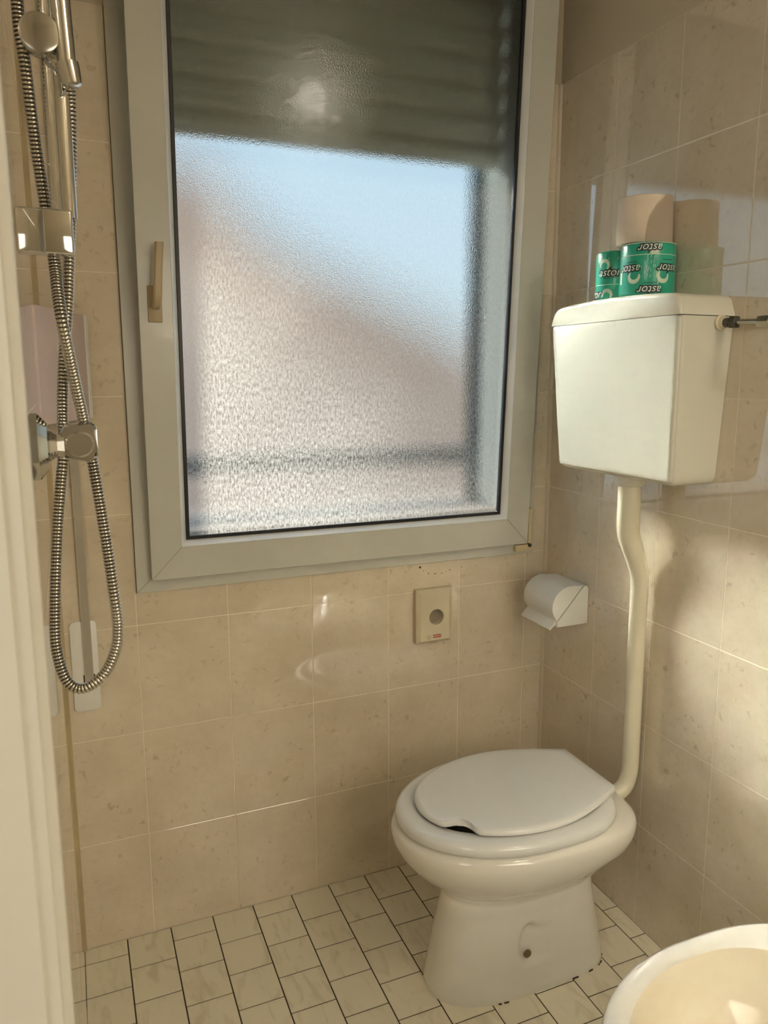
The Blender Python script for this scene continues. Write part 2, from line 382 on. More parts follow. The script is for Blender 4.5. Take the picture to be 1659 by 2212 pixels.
# floor: 10 cm tiles in stepped rows
bm = bmesh.new(); lay = bm.faces.layers.float_vector.new('tile_id')
FX0, FS, FT, yR, yL = -1.1279, 0.0984, 0.1021, 0.0503, 0.103
g = 0.0015
k = -2
while FX0 + k*FS < 0:
    a, b_ = max(FX0 + k*FS, WL), min(FX0 + (k+1)*FS, 0.0)
    y = -(yR - FT) if k % 2 else -(yL - FT)
    while y > YF and b_ - a > 0.005:
        t1, t0 = min(y, 0.0), max(y - FT, YF)
        if t1 - t0 > 0.005:
            r0 = [Vector((p, q, -0.002)) for p, q in ((a+g, t0+g), (b_-g, t0+g), (b_-g, t1-g), (a+g, t1-g))]
            r1 = [Vector((v.x, v.y, 0.0)) for v in r0]
            nf = len(bm.faces); loft(bm, [r0, r1], False, True); bm.faces.ensure_lookup_table()
            rid = Vector([random.uniform(0, 30) for _ in range(3)])
            for f in bm.faces[nf:]: f[lay] = rid
        y -= FT
    k += 1
box(bm, WL-0.1, 0.1, YF-0.1, 0.1, -0.06, -0.0014, 1)
o = obj('floor', bm, [FLOOR, FGROUT], smooth=False); o['kind'] = 'structure'

# doorway beside the camera: jamb and casing with a stepped edge
bm = bmesh.new()
prof = [(-1.3330, -1.2405), (-1.1990, -1.2405), (-1.1980, -1.2440), (-1.1985, -1.2490), (-1.2035, -1.2520), (-1.2045, -1.2535), (-1.2110, -1.2545), (-1.2130, -1.2570), (-1.3400, -1.2590), (-1.3400, -1.2405)]
prof = [(x, y-0.0) for x, y in prof]
loft(bm, [[Vector((x, y, z)) for x, y in prof] for z in (0, 2.1)])
o = obj('trim_3', bm, JAMB, smooth=False); o['kind'] = 'structure'
bm = bmesh.new(); box(bm, -1.335, -1.205, -2.16, -2.14, 0, 2.1); box(bm, -1.335, -1.205, -2.15, -1.2405, 2.08, 2.11)
o = obj('trim_4', bm, JAMB, smooth=False); o['kind'] = 'structure'
# corridor beyond the doorway
bm = bmesh.new(); box(bm, -2.7, WL-0.1, -3.2, -0.9, -0.06, -0.001)
o = obj('floor.001', bm, FLOOR, smooth=False); o['kind'] = 'structure'; o.name = 'floor_corridor'
bm = bmesh.new(); box(bm, -2.8, -2.7, -3.2, -0.9, 0, ZC); box(bm, -2.7, WL-0.12, -3.3, -3.2, 0, ZC); box(bm, -2.7, WL-0.12, -0.9, -0.8, 0, ZC)
o = obj('wall_corridor', bm, PAINT, smooth=False); o['kind'] = 'structure'
bm = bmesh.new(); box(bm, -2.8, WL-0.12, -3.3, -0.8, ZC, ZC+0.1)
o = obj('ceiling_corridor', bm, CEIL, smooth=False); o['kind'] = 'structure'
bm = bmesh.new(); box(bm, WL-0.12, WL-0.1, -3.2, YF-0.1, 0, ZC)
o = obj('wall_corridor_side', bm, PAINT, smooth=False); o['kind'] = 'structure'

# ------------------------------------------------------------------ window: fixed frame and sash tilted in at the top
win = shell('window_1', (-0.556, 0, WZ0))
def frame_mesh(x0, x1, z0, z1, w, y0, y1, tf=None, wb=None, chamf=0.0, cd=0.0):
    """mitred frame: outer rect, member width w, from y0 (room side) to y1"""
    wb = wb or w; bm = bmesh.new(); tf = tf or (lambda p: p)
    out = [(x0, z0), (x1, z0), (x1, z1), (x0, z1)]; inn = [(x0+w, z0+wb), (x1-w, z0+wb), (x1-w, z1-w), (x0+w, z1-w)]
    c = chamf; ic = [(x0+w-c, z0+wb-c), (x1-w+c, z0+wb-c), (x1-w+c, z1-w+c), (x0+w-c, z1-w+c)]
    rings = []
    seq = [(out, y1), (out, y0), (ic, y0)] + ([(inn, y0+(cd or c))] if c else []) + [(inn, y1)]
    vs = [[bm.verts.new(tf(Vector((x, y, z)))) for x, z in pts] for pts, y in seq]
    m_ = len(vs)
    for a in range(m_):
        A, B = vs[a], vs[(a+1) % m_]
        for i in range(4): bm.faces.new((A[i], A[(i+1) % 4], B[(i+1) % 4], B[i]))
    bmesh.ops.bevel(bm, geom=[e for e in bm.edges], offset=0.0008, segments=1, affect='EDGES')
    return bm
obj('window_frame', frame_mesh(WX0, WX1, WZ0, WZ1, 0.048, -0.010, 0.03), PVC, win, smooth=False)
TILT = math.tan(R(3.1)); SX0, SX1, SZ0, SZ1 = -1.032, -0.080, 0.860, 2.27
PY = -0.030
def tiltf(p):
    a = R(3.1); y, z = p.y + 0.0, p.z - SZ0
    return Vector((p.x, y*math.cos(a) - z*math.sin(a), SZ0 + z*math.cos(a) + y*math.sin(a)*0.0))
sash = obj('sash', frame_mesh(SX0, SX1, SZ0, SZ1, 0.0655, -0.030, -0.012, tiltf, wb=0.0705), PVC, win, smooth=False)
obj('sash_rebate', frame_mesh(SX0+0.018, SX1-0.018, SZ0+0.018, SZ1-0.018, 0.0475, -0.0125, 0.022, tiltf, wb=0.0525), PVC, sash, smooth=False)
bm = frame_mesh(SX0+0.0655, SX1-0.0655, SZ0+0.0705, SZ1-0.0655, 0.015, -0.029, -0.004, tiltf, chamf=0.0135, cd=0.0215)
obj('glazing_bead', bm, BEADP, sash, smooth=False)
bm = frame_mesh(SX0+0.0775, SX1-0.0790, SZ0+0.0825, SZ1-0.079, 0.0075, -0.0155, -0.004, tiltf)
obj('gasket', bm, RUBBER, sash, smooth=False)
bm = bmesh.new(); v, fs = box(bm, SX0+0.079, SX1-0.08, -0.008, 0.014, SZ0+0.084, SZ1-0.080)
for f in fs: f.material_index = 1
fs[2].material_index = 0
for vv in bm.verts: vv.co = tiltf(vv.co)
obj('glass_pane', bm, [GLASSI, GLASSO], sash, smooth=False)
# mitre joints at the corners and a dark strip painted for the fixed frame's shadow
def strip(bm, p, q, w, d=0.0004, tf=None):
    p, q = Vector(p), Vector(q); t = (q-p).normalized(); n_ = Vector((-t.z, 0, t.x))*w/2
    vs = [bm.verts.new((tf or (lambda v: v))(v)) for y in (0, -d) for v in (p+n_+Vector((0, y, 0)), q+n_+Vector((0, y, 0)), q-n_+Vector((0, y, 0)), p-n_+Vector((0, y, 0)))]
    for f in ((0, 1, 2, 3), (7, 6, 5, 4), (0, 4, 5, 1), (1, 5, 6, 2), (2, 6, 7, 3), (3, 7, 4, 0)): bm.faces.new([vs[i] for i in f])
JOINTM = plain('grey_joint_line', (0.26, 0.235, 0.18), 0.7)
for xo, xi in ((SX0, SX0+0.0655), (SX1, SX1-0.0655)):
    bm = bmesh.new(); strip(bm, (xo, -0.0299, SZ0+0.001), (xi, -0.0299, SZ0+0.0705), 0.0011, tf=tiltf); obj('mitre_joint', bm, JOINTM, sash, smooth=False)
bm = bmesh.new(); strip(bm, (WX0+0.001, -0.0099, WZ0+0.001), (SX0, -0.0099, SZ0), 0.0011); obj('mitre_joint', bm, JOINTM, win, smooth=False)
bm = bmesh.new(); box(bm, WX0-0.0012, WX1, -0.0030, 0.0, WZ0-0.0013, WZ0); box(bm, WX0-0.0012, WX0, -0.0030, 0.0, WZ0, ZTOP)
obj('frame_shadow_line', bm, plain('painted_frame_shadow', (0.16, 0.12, 0.065), 0.9, var=0.3, scale=30), win, smooth=False)
# handle (pointing up: tilt position)
bm = bbox(-1.0150, -0.9870, -0.034, -0.029, SZ0+0.546, SZ0+0.618, 0.002, 2)
for vv in bm.verts: vv.co = tiltf(vv.co)
hb = obj('handle_plate', bm, BRASSY, sash)
bm = bmesh.new()
pts = [(-1.0000, -0.034, 1.437), (-1.0000, -0.052, 1.437), (-0.9995, -0.0615, 1.441), (-0.9985, -0.066, 1.455), (-0.9960, -0.067, 1.50), (-0.9915, -0.066, 1.557)]
P = catmull(pts, 5)
rings = []
for i, p_ in enumerate(P):
    t = (P[min(i+1, len(P)-1)] - P[max(i-1, 0)]).normalized(); u = Vector((1, 0, 0)); w_ = t.cross(u).normalized()
    hw, hd = 0.0082, 0.0060
    rings.append([p_ + u*(hw*a) + w_*(hd*b) for a, b in ((-1, -.55), (-.6, -1), (.6, -1), (1, -.55), (1, .55), (.6, 1), (-.6, 1), (-1, .55))])
loft(bm, rings)
for vv in bm.verts: vv.co = tiltf(vv.co)
obj('handle_lever', bm, BRASSY, hb)
# corner hinge on the right
hp = bbox(-0.074, -0.062, -0.024, -0.010, 0.8585, 0.952, 0.0015)
hp = obj('hinge_cover', hp, HINGEP, win); hp['label'] = 'yellowed plastic hinge cover'
bm = bbox(-0.110, -0.062, -0.022, -0.010, 0.838, 0.856, 0.0015)
obj('hinge_foot', bm, HINGEP, hp)
obj('screw_hole', turned((-0.068, -0.0185, 0.853), (0, -1, 0), [(0, 0.005), (0.0062, 0.005)], 14), DARKIN, hp)
# sill and reveal outside, roller shutter
bm = bmesh.new(); box(bm, OX0-0.01, OX1+0.04, 0.055, 0.42, 0.905, 0.948)
o = obj('trim_5', bm, SILLM, smooth=False); o['kind'] = 'structure'
bm = bmesh.new(); box(bm, -0.128, -0.086, 0.205, 0.300, 0.949, 2.27); box(bm, -1.050, -0.985, 0.086, 0.200, 0.949, 2.27)
o = obj('trim_6', bm, EXTW, smooth=False); o['kind'] = 'structure'
bm = bmesh.new(); box(bm, -0.126, -0.086, 0.056, 0.2045, 0.949, 2.27)
o = obj('trim_7', bm, plain('grey_outside_reveal', (0.42, 0.43, 0.40), 0.9, spec=0.0), smooth=False); o['kind'] = 'structure'
sh = empty('roller_shutter', (-0.55, 0.12, 1.815), 'grey slatted roller shutter lowered over the upper part of the window', 'shutter')
pitch = 0.066
for k in range(10):
    z0 = 1.815 + k*pitch; bm = bmesh.new(); prof = []
    for i in range(9):
        a = i/8; prof.append((0.117 - 0.024*math.sin(math.pi*a), z0 + 0.002 + a*(pitch-0.004)))
    for i in range(9):
        a = 1 - i/8; prof.append((0.126 - 0.024*math.sin(math.pi*a), z0 + 0.002 + a*(pitch-0.004)))
    loft(bm, [[Vector((x, y, z)) for y, z in prof] for x in (-0.984, -0.129)])
    obj('slat', bm, SLAT, sh)
    if k < 9:
        bm = bmesh.new(); box(bm, -0.983, -0.130, 0.106, 0.119, z0+pitch-0.007, z0+pitch+0.006)
        obj('slat_joint', bm, SLATL, sh, smooth=False)
# railing, house, terrace outside
rl = empty('railing', (-0.4, 0.46, 0), 'dark metal railing beyond the frosted window glass', 'railing')
bm = bmesh.new(); box(bm, -2.2, 2.6, 0.44, 0.480, 1.040, 1.088); obj('handrail', bm, RAILM, rl, smooth=False)
for x in (-2.1, 2.5):
    bm = bmesh.new(); box(bm, x-0.015, x+0.015, 0.452, 0.468, 0.0, 1.045); obj('post', bm, RAILM, rl, smooth=False)
hs = empty('house', (3.5, 9, 0), 'beige rendered house blurred behind the frosted glass', 'building')
bm = bmesh.new(); pts = [(-0.9, -0.4), (7.5, -0.4), (7.5, 1.5), (3.3, 1.6), (0.9, 2.65), (0.05, 3.5), (-0.9, 3.6)]
loft(bm, [[Vector((x, y, z)) for x, z in pts] for y in (8.0, 11.0)]); obj('wall', bm, BLDG, hs, smooth=False)
bm = bmesh.new(); pts = [(3.2, 1.62), (0.85, 2.66), (-0.02, 3.52), (-0.02, 3.60), (0.88, 2.74), (3.25, 1.70)]
loft(bm, [[Vector((x, y, z)) for x, z in pts] for y in (7.85, 11.1)]); obj('roof', bm, ROOFT, hs, smooth=False)
bm = bmesh.new(); box(bm, -14, 14, 0.33, 16, -0.5, -0.4)
o = obj('ground', bm, GROUNDM, smooth=False); o['kind'] = 'structure'
bm = bmesh.new(); box(bm, -3, 3, 0.33, 0.9, -0.12, -0.02)
o = obj('floor_balcony', bm, GROUNDM, smooth=False); o['kind'] = 'structure'

# small drill / cleaning marks under the window
bm = bmesh.new()
for x, z, rx, rz in ((-.3795, .8185, .0030, .0030), (-.3700, .8080, .0013, .0011), (-.3560, .8005, .0016, .0015), (-.3370, .7975, .0042, .0008), (-.3180, .7975, .0030, .0006), (-.3060, .8000, .0016, .0006), (-.2950, .8030, .0020, .0012), (-.2600, .8080, .0013, .0011)):
    loft(bm, [[Vector((x + rx*math.cos(2*math.pi*i/12), -0.00155 - h, z + rz*math.sin(2*math.pi*i/12))) for i in range(12)] for h in (0, 0.0006)])
st = obj('wall_marks', bm, STAIN, wall_back); st['label'] = 'arc of small brown marks'; st['kind'] = 'stuff'

# ------------------------------------------------------------------ toilet
TY = -0.405
def egg(xf, xr, xw, b, z, nf=2.0, nr=2.6, n=72, cy=TY):
    out = []
    for i in range(n):
        t = 2*math.pi*i/n; c, s = math.cos(t), math.sin(t)
        if c >= 0: x = xw - (xw-xf)*abs(c)**(2/nf); y = b*math.copysign(abs(s)**(2/nf), s)
        else: x = xw + (xr-xw)*abs(c)**(2/nr); y = b*math.copysign(abs(s)**(2/nr), s)
        out.append(Vector((x, cy + y, z)))
    return out
tl = empty('toilet', (-0.36, TY, 0), 'white floor-standing toilet with closed seat in the corner under the window', 'toilet')
bm = bmesh.new()
L_ = [ # xf, xr, xw, b, z, nf, nr
 (-0.545, -0.135, -0.36, 0.103, 0.000, 2.3, 5.0), (-0.545, -0.135, -0.36, 0.103, 0.012, 2.3, 5.0),
 (-0.538, -0.140, -0.35, 0.100, 0.05, 2.3, 4.5), (-0.525, -0.150, -0.34, 0.096, 0.12, 2.3, 4.0),
 (-0.512, -0.158, -0.33, 0.093, 0.18, 2.2, 3.6), (-0.504, -0.160, -0.32, 0.094, 0.215, 2.2, 3.2),
 (-0.508, -0.152, -0.32, 0.101, 0.232, 2.1, 3.0), (-0.530, -0.138, -0.33, 0.123, 0.250, 2.1, 2.9),
 (-0.560, -0.125, -0.34, 0.147, 0.272, 2.0, 2.8), (-0.585, -0.113, -0.345, 0.166, 0.297, 2.0, 2.8),
 (-0.605, -0.103, -0.35, 0.180, 0.325, 2.0, 3.7), (-0.616, -0.098, -0.35, 0.1875, 0.350, 2.0, 3.7),
 (-0.618, -0.097, -0.35, 0.188, 0.368, 2.0, 3.7), (-0.613, -0.101, -0.35, 0.184, 0.378, 2.0, 3.7),
 (-0.600, -0.110, -0.35, 0.174, 0.383, 2.0, 3.5), (-0.555, -0.150, -0.35, 0.135, 0.383, 2.0, 2.6),
 (-0.545, -0.160, -0.35, 0.125, 0.372, 2.0, 2.5), (-0.52, -0.19, -0.35, 0.11, 0.30, 2, 2.2), (-0.42, -0.24, -0.33, 0.05, 0.20, 2, 2)]
LV = []
for A1, A2 in zip(L_[:-1], L_[1:]):
    m_ = max(1, int(abs(A2[4]-A1[4])/0.005)) if A2[4] < 0.24 and A1[4] < A2[4] else 1
    for j in range(m_): LV.append(tuple(p + (q-p)*j/m_ for p, q in zip(A1, A2)))
LV.append(L_[-1])
loft(bm, [egg(a, b, c, d, e, f, g_, n=160) for a, b, c, d, e, f, g_ in LV])
for v in bm.verts:                                  # recess for the fixing screw near the foot
    if v.co.y < TY - 0.05 and v.co.z < 0.22:
        zz_ = (v.co.z-0.112)/(0.056 if v.co.z > 0.112 else 0.048); xx_ = (v.co.x+0.350)/0.029
        d_ = math.sqrt(xx_*xx_ + zz_*zz_)
        if d_ < 1.0: k_ = min(1.0, (1-d_)*2.6); v.co.y += 0.014*k_*k_*(3-2*k_)
bowl = obj('bowl', bm, CERAMIC, tl, angle=60)
ms = turned((-0.353, TY-0.0875, 0.088), (0, -1, 0), [(0, 0.0085), (0.0035, 0.0085), (0.0050, 0.0062), (0.0051, 0.004), (0.0056, 0.004)], 20)
ms = obj('screw_cap', ms, plain('tarnished_screw', (0.20, 0.15, 0.08), 0.4, metal=0.6), bowl)
# dark silicone remains round the foot
bm = bmesh.new()
foot = egg(-0.5465, -0.1335, -0.36, 0.1045, 0.0015, 2.3, 5.0, n=180)
for a0, a1 in ((50.5, 52.5), (58, 60.5), (66.5, 67.5), (69, 70), (71, 71.8), (79, 80.2), (38, 39.5), (139, 142), (36, 37)):
    idx = [180 - (a0*0.5 + (a1-a0)*0.5*j/4)*2 * 1.0 for j in range(5)]
    pts = []
    for q in idx:
        i0 = int(q) % 180; f_ = q - int(q); pts.append(foot[i0].lerp(foot[(i0+1) % 180], f_))
    sweep(pts, 0.0016, 6, bm)
obj('sealant_remains', bm, STAIN, tl)['kind'] = 'stuff'
# seat ring
bm = bmesh.new()
S_ = [(0.0, 0.3865), (0.0060, 0.3875), (0.0085, 0.394), (0.0075, 0.402), (0.0030, 0.408), (-0.006, 0.4115), (-0.020, 0.412), (-0.040, 0.4085), (-0.052, 0.401), (-0.054, 0.394), (-0.050, 0.3865)]
rs = [egg(-0.600-d, -0.146+d*0.6, -0.355, 0.175+d, z, 2.0, 3.0) for d, z in S_]
loft(bm, rs + [rs[0]], False, False)
bmesh.ops.remove_doubles(bm, verts=bm.verts, dist=1e-6)
seat = obj('seat', bm, SEATP, tl, angle=50)
# lid with its straight hinge edge and finger notch
def lid_out(d, z):
    out = []; b = 0.158 + d; xf = -0.566 - d; xw = -0.345; xr = -0.142 + d*0.3; hw = 0.093 + d*0.3
    n = 90
    for i in range(n+1):                       # far rear corner round the front to near rear corner
        t = -1 + 2*i/n
        ang = t*math.pi/2*1.0
        if abs(t) <= 0.62:
            a = t/0.62*math.pi/2; x = xw - (xw-xf)*math.cos(a); y = b*math.sin(a)
        else:
            s = (abs(t)-0.62)/0.38; a = s*math.pi/2
            x = xw + (xr-xw)*(0.93*s + 0.07*s*s); y = math.copysign(hw + (b-hw)*math.cos(a)**1.0, t)
        y = -y
        # notch on the near front side
        c = Vector((-0.537, -0.110)); p = Vector((x, y)); dd = (p-c).length
        zz_ = z
        if dd < 0.050:
            k = min(1.0, 1.7*(0.5 + 0.5*math.cos(math.pi*dd/0.050))); nrm = Vector((0.80, 0.60))
            p = p + nrm*(0.024*k); zz_ = z + 0.0045*k
        out.append(Vector((p.x, TY + p.y, zz_)))
    for i in range(1, 6):
        y = -hw + 2*hw*i/6; out.append(Vector((xr, TY + y, z)))
    return out
bm = bmesh.new()
rs = [lid_out(d, z) for d, z in ((-0.010, 0.4135), (-0.002, 0.4135), (0.0, 0.4155), (0.0, 0.4215), (-0.003, 0.4252), (-0.010, 0.4272))]
def shrink(r, k, z): 
    c = Vector((-0.35, TY, 0)); return [Vector((c.x + (p.x-c.x)*k, c.y + (p.y-c.y)*k, z)) for p in r]
base = lid_out(-0.010, 0.4272)
sm = [lid_out(-0.010, 0.4272)]
rs += [shrink(base, 0.88, 0.4290), shrink(base, 0.70, 0.4305), shrink(base, 0.45, 0.4315), shrink(base, 0.2, 0.4320)]
loft(bm, rs)
obj('lid', bm, SEATP, tl, angle=50)
for s in (-1, 1):
    bm = bbox(-0.160, -0.136, TY+s*0.062-0.018, TY+s*0.062+0.018, 0.384, 0.411, 0.005, 3)
    obj('hinge', bm, SEATP, tl)

# ------------------------------------------------------------------ cistern
ct = empty('toilet_cistern', (0, -0.39, 1.085), 'ivory plastic wall cistern above the toilet with paper rolls standing on it', 'cistern')
def cring(z, d, hy, r, rb=0.004, cy=-0.39, n=6, inset=0.0):
    x1 = -0.001; x0 = -d + inset; y0, y1 = cy - hy + inset, cy + hy - inset; out = []
    for (cx, cyy, a0, rr) in ((x1-rb, y1-rb, 0, rb), (x0+r, y1-r, 90, r), (x0+r, y0+r, 180, r), (x1-rb, y0+rb, 270, rb)):
        for i in range(n+1):
            a = R(a0 + 90*i/n); out.append(Vector((cx + rr*math.cos(a), cyy + rr*math.sin(a), z)))
    return out
bm = bmesh.new()
zz = [(1.0855, 0.012), (1.0880, 0.0065), (1.0925, 0.0030), (1.099, 0.0008), (1.110, 0.0)]
rs = []
for z, ins in zz:
    t = (z-1.085)/0.325; rs.append(cring(z, 0.111 + 0.0185*t, 0.186 + 0.0205*t, 0.010, inset=ins))
for z in (1.20, 1.30, 1.4085):
    t = (z-1.085)/0.325; rs.append(cring(z, 0.111 + 0.0185*t, 0.186 + 0.0205*t, 0.010))
loft(bm, rs); obj('tank', bm, CISTP, ct, angle=50)
# raised front panel, its edge bevelled back to the sides
bm = bmesh.new(); rs = []
def fpan(ins, dx):
    out = []
    for (y, z) in rrect(-0.39-0.2035+ins, -0.39+0.2035-ins, 1.0915+ins, 1.4092, 0.010):
        t = (z-1.085)/0.325; k = (0.186+0.0205*t)/0.2065
        out.append(Vector((-(0.111+0.0185*t) - dx, -0.39 + (y+0.39)*k, z)))
    return out
loft(bm, [fpan(0, -0.002), fpan(0.001, 0.0012), fpan(0.004, 0.0032), fpan(0.012, 0.0040)])
obj('front_panel', bm, CISTP, ct, angle=40)
# lid with a gently arched top
bm = bmesh.new()
def arch(d, hy, dz, ins=0.0):
    """closed outline in Y-Z of the lid, arched"""
    out = []; y0, y1, zb = -0.39-hy, -0.39+hy, 1.4100
    n = 40
    for i in range(n+1):
        t = -1 + 2*i/n; s = abs(t)
        top = 1.458 - 0.010*s**2.2
        e = max(0.0, (s-0.86)/0.14); top -= 0.034*(1-math.sqrt(max(0.0, 1-e*e)))
        out.append((-0.39 + hy*t, top - dz))
    return [(y0, zb)] + out + [(y1, zb)]
rs = []
for x, ins in ((-0.001, 0.0), (-0.118, 0.0), (-0.1265, 0.0012), (-0.1320, 0.0045), (-0.1335, 0.010)):
    rs.append([Vector((x, -0.39 + (y+0.39)*(1-ins*1.2), z if z < 1.412 else max(z-ins, 1.4112))) for y, z in arch(0, 0.2055, 0)])
loft(bm, rs); obj('lid', bm, CISTP, ct, angle=45)
bm = turned((-0.062, -0.398, 1.0865), (0, 0, -1), [(-0.004, 0.033), (0.0, 0.034), (0.020, 0.034), (0.023, 0.032), (0.024, 0.026)], 40)
obj('outlet_nut', bm, CISTP, ct)
# flush pipe
fp = empty('flush_pipe', (-0.03, -0.405, 0.34), 'ivory flush pipe running down the tiles from cistern to toilet', 'pipe')
pts = [(-0.062, -0.398, 1.064), (-0.062, -0.398, 1.03), (-0.062, -0.398, 0.985), (-0.060, -0.399, 0.955), (-0.050, -0.402, 0.925), (-0.040, -0.405, 0.895), (-0.032, -0.407, 0.865), (-0.030, -0.408, 0.84)]
bm = sweep(catmull(pts, 6), lambda t: 0.0248 if t < 0.42 else 0.0248 - 0.0052*min(1, (t-0.42)/0.5), 28)
up = obj('offset_bend', bm, PIPEP, fp)
pts = [(-0.030, -0.408, 0.845), (-0.030, -0.408, 0.70), (-0.030, -0.409, 0.50), (-0.030, -0.409, 0.415), (-0.033, -0.409, 0.385), (-0.042, -0.409, 0.362), (-0.058, -0.409, 0.349), (-0.078, -0.408, 0.3435), (-0.0975, -0.407, 0.343)]
bm = sweep(catmull(pts, 6), 0.0192, 28); obj('down_pipe', bm, PIPEP, fp)
# water feed
wp = empty('water_feed', (-0.035, -0.61, 1.398), 'chrome water feed with dark nut entering the side of the cistern', 'pipe')
obj('backnut', turned((-0.036, -0.5965, 1.397), (0, -1, 0), [(0, 0.0145), (0.003, 0.0145), (0.004, 0.011), (0.012, 0.010)], 24), DISPP, wp)
obj('elbow', turned((-0.036, -0.604, 1.396), (0, -1, 0), [(0, 0.0085), (0.010, 0.0090), (0.016, 0.0085)], 20), DARKMET, wp)
obj('nut', turned((-0.034, -0.619, 1.396), (0.03, -1, 0), [(0, 0.0105), (0.002, 0.0120), (0.013, 0.0120), (0.015, 0.0100)], 6), DARKMET, wp, angle=20)
obj('tube', turned((-0.034, -0.633, 1.396), (0.0, -1, -0.05), [(0, 0.0052), (0.048, 0.0052)], 18), CHROMED, wp)
obj('coupling', turned((-0.034, -0.679, 1.3935), (0.0, -1, -0.03), [(0, 0.006), (0.004, 0.0105), (0.014, 0.0115), (0.030, 0.0115), (0.033, 0.0085), (0.06, 0.0085)], 6), CHROMED, wp, angle=20)
obj('wall_stub', turned((-0.034, -0.735, 1.3925), (1, 0, 0), [(-0.012, 0.010), (0.020, 0.010), (0.030, 0.016), (0.0325, 0.016)], 20), CHROMED, wp)

# ------------------------------------------------------------------ paper on the cistern
def wrap_text(body, size, cyl, ang, z, flip, r, mat_, bold=0.0, shear=0.25, name='printed_word', parent=None, th=0.0002, sx=1.0):
    """lettering lying on the curved wrapper"""
    cu = bpy.data.curves.new('t', 'FONT'); cu.body = body; cu.size = size; cu.offset = bold; cu.shear = shear
    cu.align_x = 'CENTER'; cu.align_y = 'CENTER'; cu.resolution_u = 4
    to = bpy.data.objects.new('t', cu); C.objects.link(to)
    dg = bpy.context.evaluated_depsgraph_get(); dg.update()
    me = bpy.data.meshes.new_from_object(to.evaluated_get(dg)); bpy.data.objects.remove(to)
    bm = bmesh.new(); bm.from_mesh(me); bpy.data.meshes.remove(me)
    bmesh.ops.triangulate(bm, faces=bm.faces)
    for _ in range(2):
        es = [e for e in bm.edges if e.calc_length() > 0.004]
        if es: bmesh.ops.subdivide_edges(bm, edges=es, cuts=1)
    sgn = -1 if flip else 1
    for v in bm.verts:
        u, w = v.co.x*sgn*sx, v.co.y*sgn
        a = ang + u/r
        v.co = Vector((cyl[0] + (r+th)*math.cos(a), cyl[1] + (r+th)*math.sin(a), z + w))
    return bm
def wrap_shape(cyl, r, ang, z, poly, th):
    bm = bmesh.new(); vs = [bm.verts.new((cyl[0] + (r+th)*math.cos(ang+u/r), cyl[1] + (r+th)*math.sin(ang+u/r), z+w)) for u, w in poly]
    bm.faces.new(vs); bmesh.ops.triangulate(bm, faces=bm.faces); return bm
def merge(bms):
    out = bmesh.new()
    for b in bms:
        me = bpy.data.meshes.new('x'); b.to_mesh(me); b.free(); out.from_mesh(me); bpy.data.meshes.remove(me)
    return out
def crescent(cyl, r, ang, z, R1, flip, th, a0=-50, a1=205):
    bm = bmesh.new(); n = 18; s = -1 if flip else 1; prev = None
    for i in range(n+1):
        a = R(a0 + (a1-a0)*i/n); w = R1*0.62*math.sin(math.pi*(0.12+0.76*i/n))
        row = []
        for rr in (R1, R1 - w):
            u, v = rr*math.cos(a)*s, rr*math.sin(a)*s
            row.append(bm.verts.new((cyl[0] + (r+th)*math.cos(ang+u/r), cyl[1] + (r+th)*math.sin(ang+u/r), z+v)))
        if prev: bm.faces.new((prev[0], row[0], row[1], prev[1]))
        prev = row
    return bm
def wrapped_roll(name, c, r, h, z0, label, layout):
    t = empty(name, (c[0], c[1], z0), label, 'toilet paper', 'wrapped toilet rolls on the cistern')
    prof = [(0.0, r*0.25), (0.0005, r-0.006), (0.0025, r-0.0018), (0.006, r), (h-0.006, r), (h-0.0022, r-0.0018), (h-0.0005, r-0.005), (h-0.004, r*0.45), (h-0.012, r*0.25)]
    obj('wrapper', turned((c[0], c[1], z0), (0, 0, 1), prof, 96), GREEN, t, angle=50)
    layout(t, c, r, h, z0)
    return t
VA = math.atan2(-1.717+0.42, -1.178+0.062)      # angle from the rolls towards the camera
def print_on(t, c, r, words, crescents, bands, dashes, smalls, flip, labels=()):
    for a, z, s in words:
        b1 = wrap_text('astor', s, c, a, z, flip, r, None, bold=s*0.115, th=0.00035)
        b2 = wrap_text('astor', s, c, a, z, flip, r, None, bold=-s*0.004, th=0.0006)
        for f in b1.faces: f.material_index = 0
        for f in b2.faces: f.material_index = 1
        obj('printed_word', merge([b1, b2]), [BLACKINK, WHITEINK], t, smooth=False)
    for a, z, R1 in crescents: obj('printed_curl', crescent(c, r, a, z, R1, flip, 0.0002), MINT, t, smooth=False)
    bs = []
    for z in bands:
        bs.append(turned((c[0], c[1], z), (0, 0, 1), [(0, r+0.0002), (0.0014, r+0.0002)], 96, cap=False))
    for a, z in dashes: bs.append(wrap_shape(c, r, a, z, [(-0.0004, -0.003), (0.0005, -0.003), (0.0013, 0.003), (0.0004, 0.003)], 0.0002))
    obj('printed_rain', merge(bs), MINT, t, smooth=False)['kind'] = 'stuff'
    sm_ = []
    for a, z, w in smalls:
        x = -w
        while x < w:
            l = random.uniform(0.0008, 0.0022); sm_.append(wrap_shape(c, r, a, z, [(x, -0.0006), (x+l, -0.0006), (x+l+0.0003, 0.0009), (x+0.0003, 0.0009)], 0.0003)); x += l + 0.0005
    obj('small_print', merge(sm_), BLACKINK, t, smooth=False)['kind'] = 'stuff'
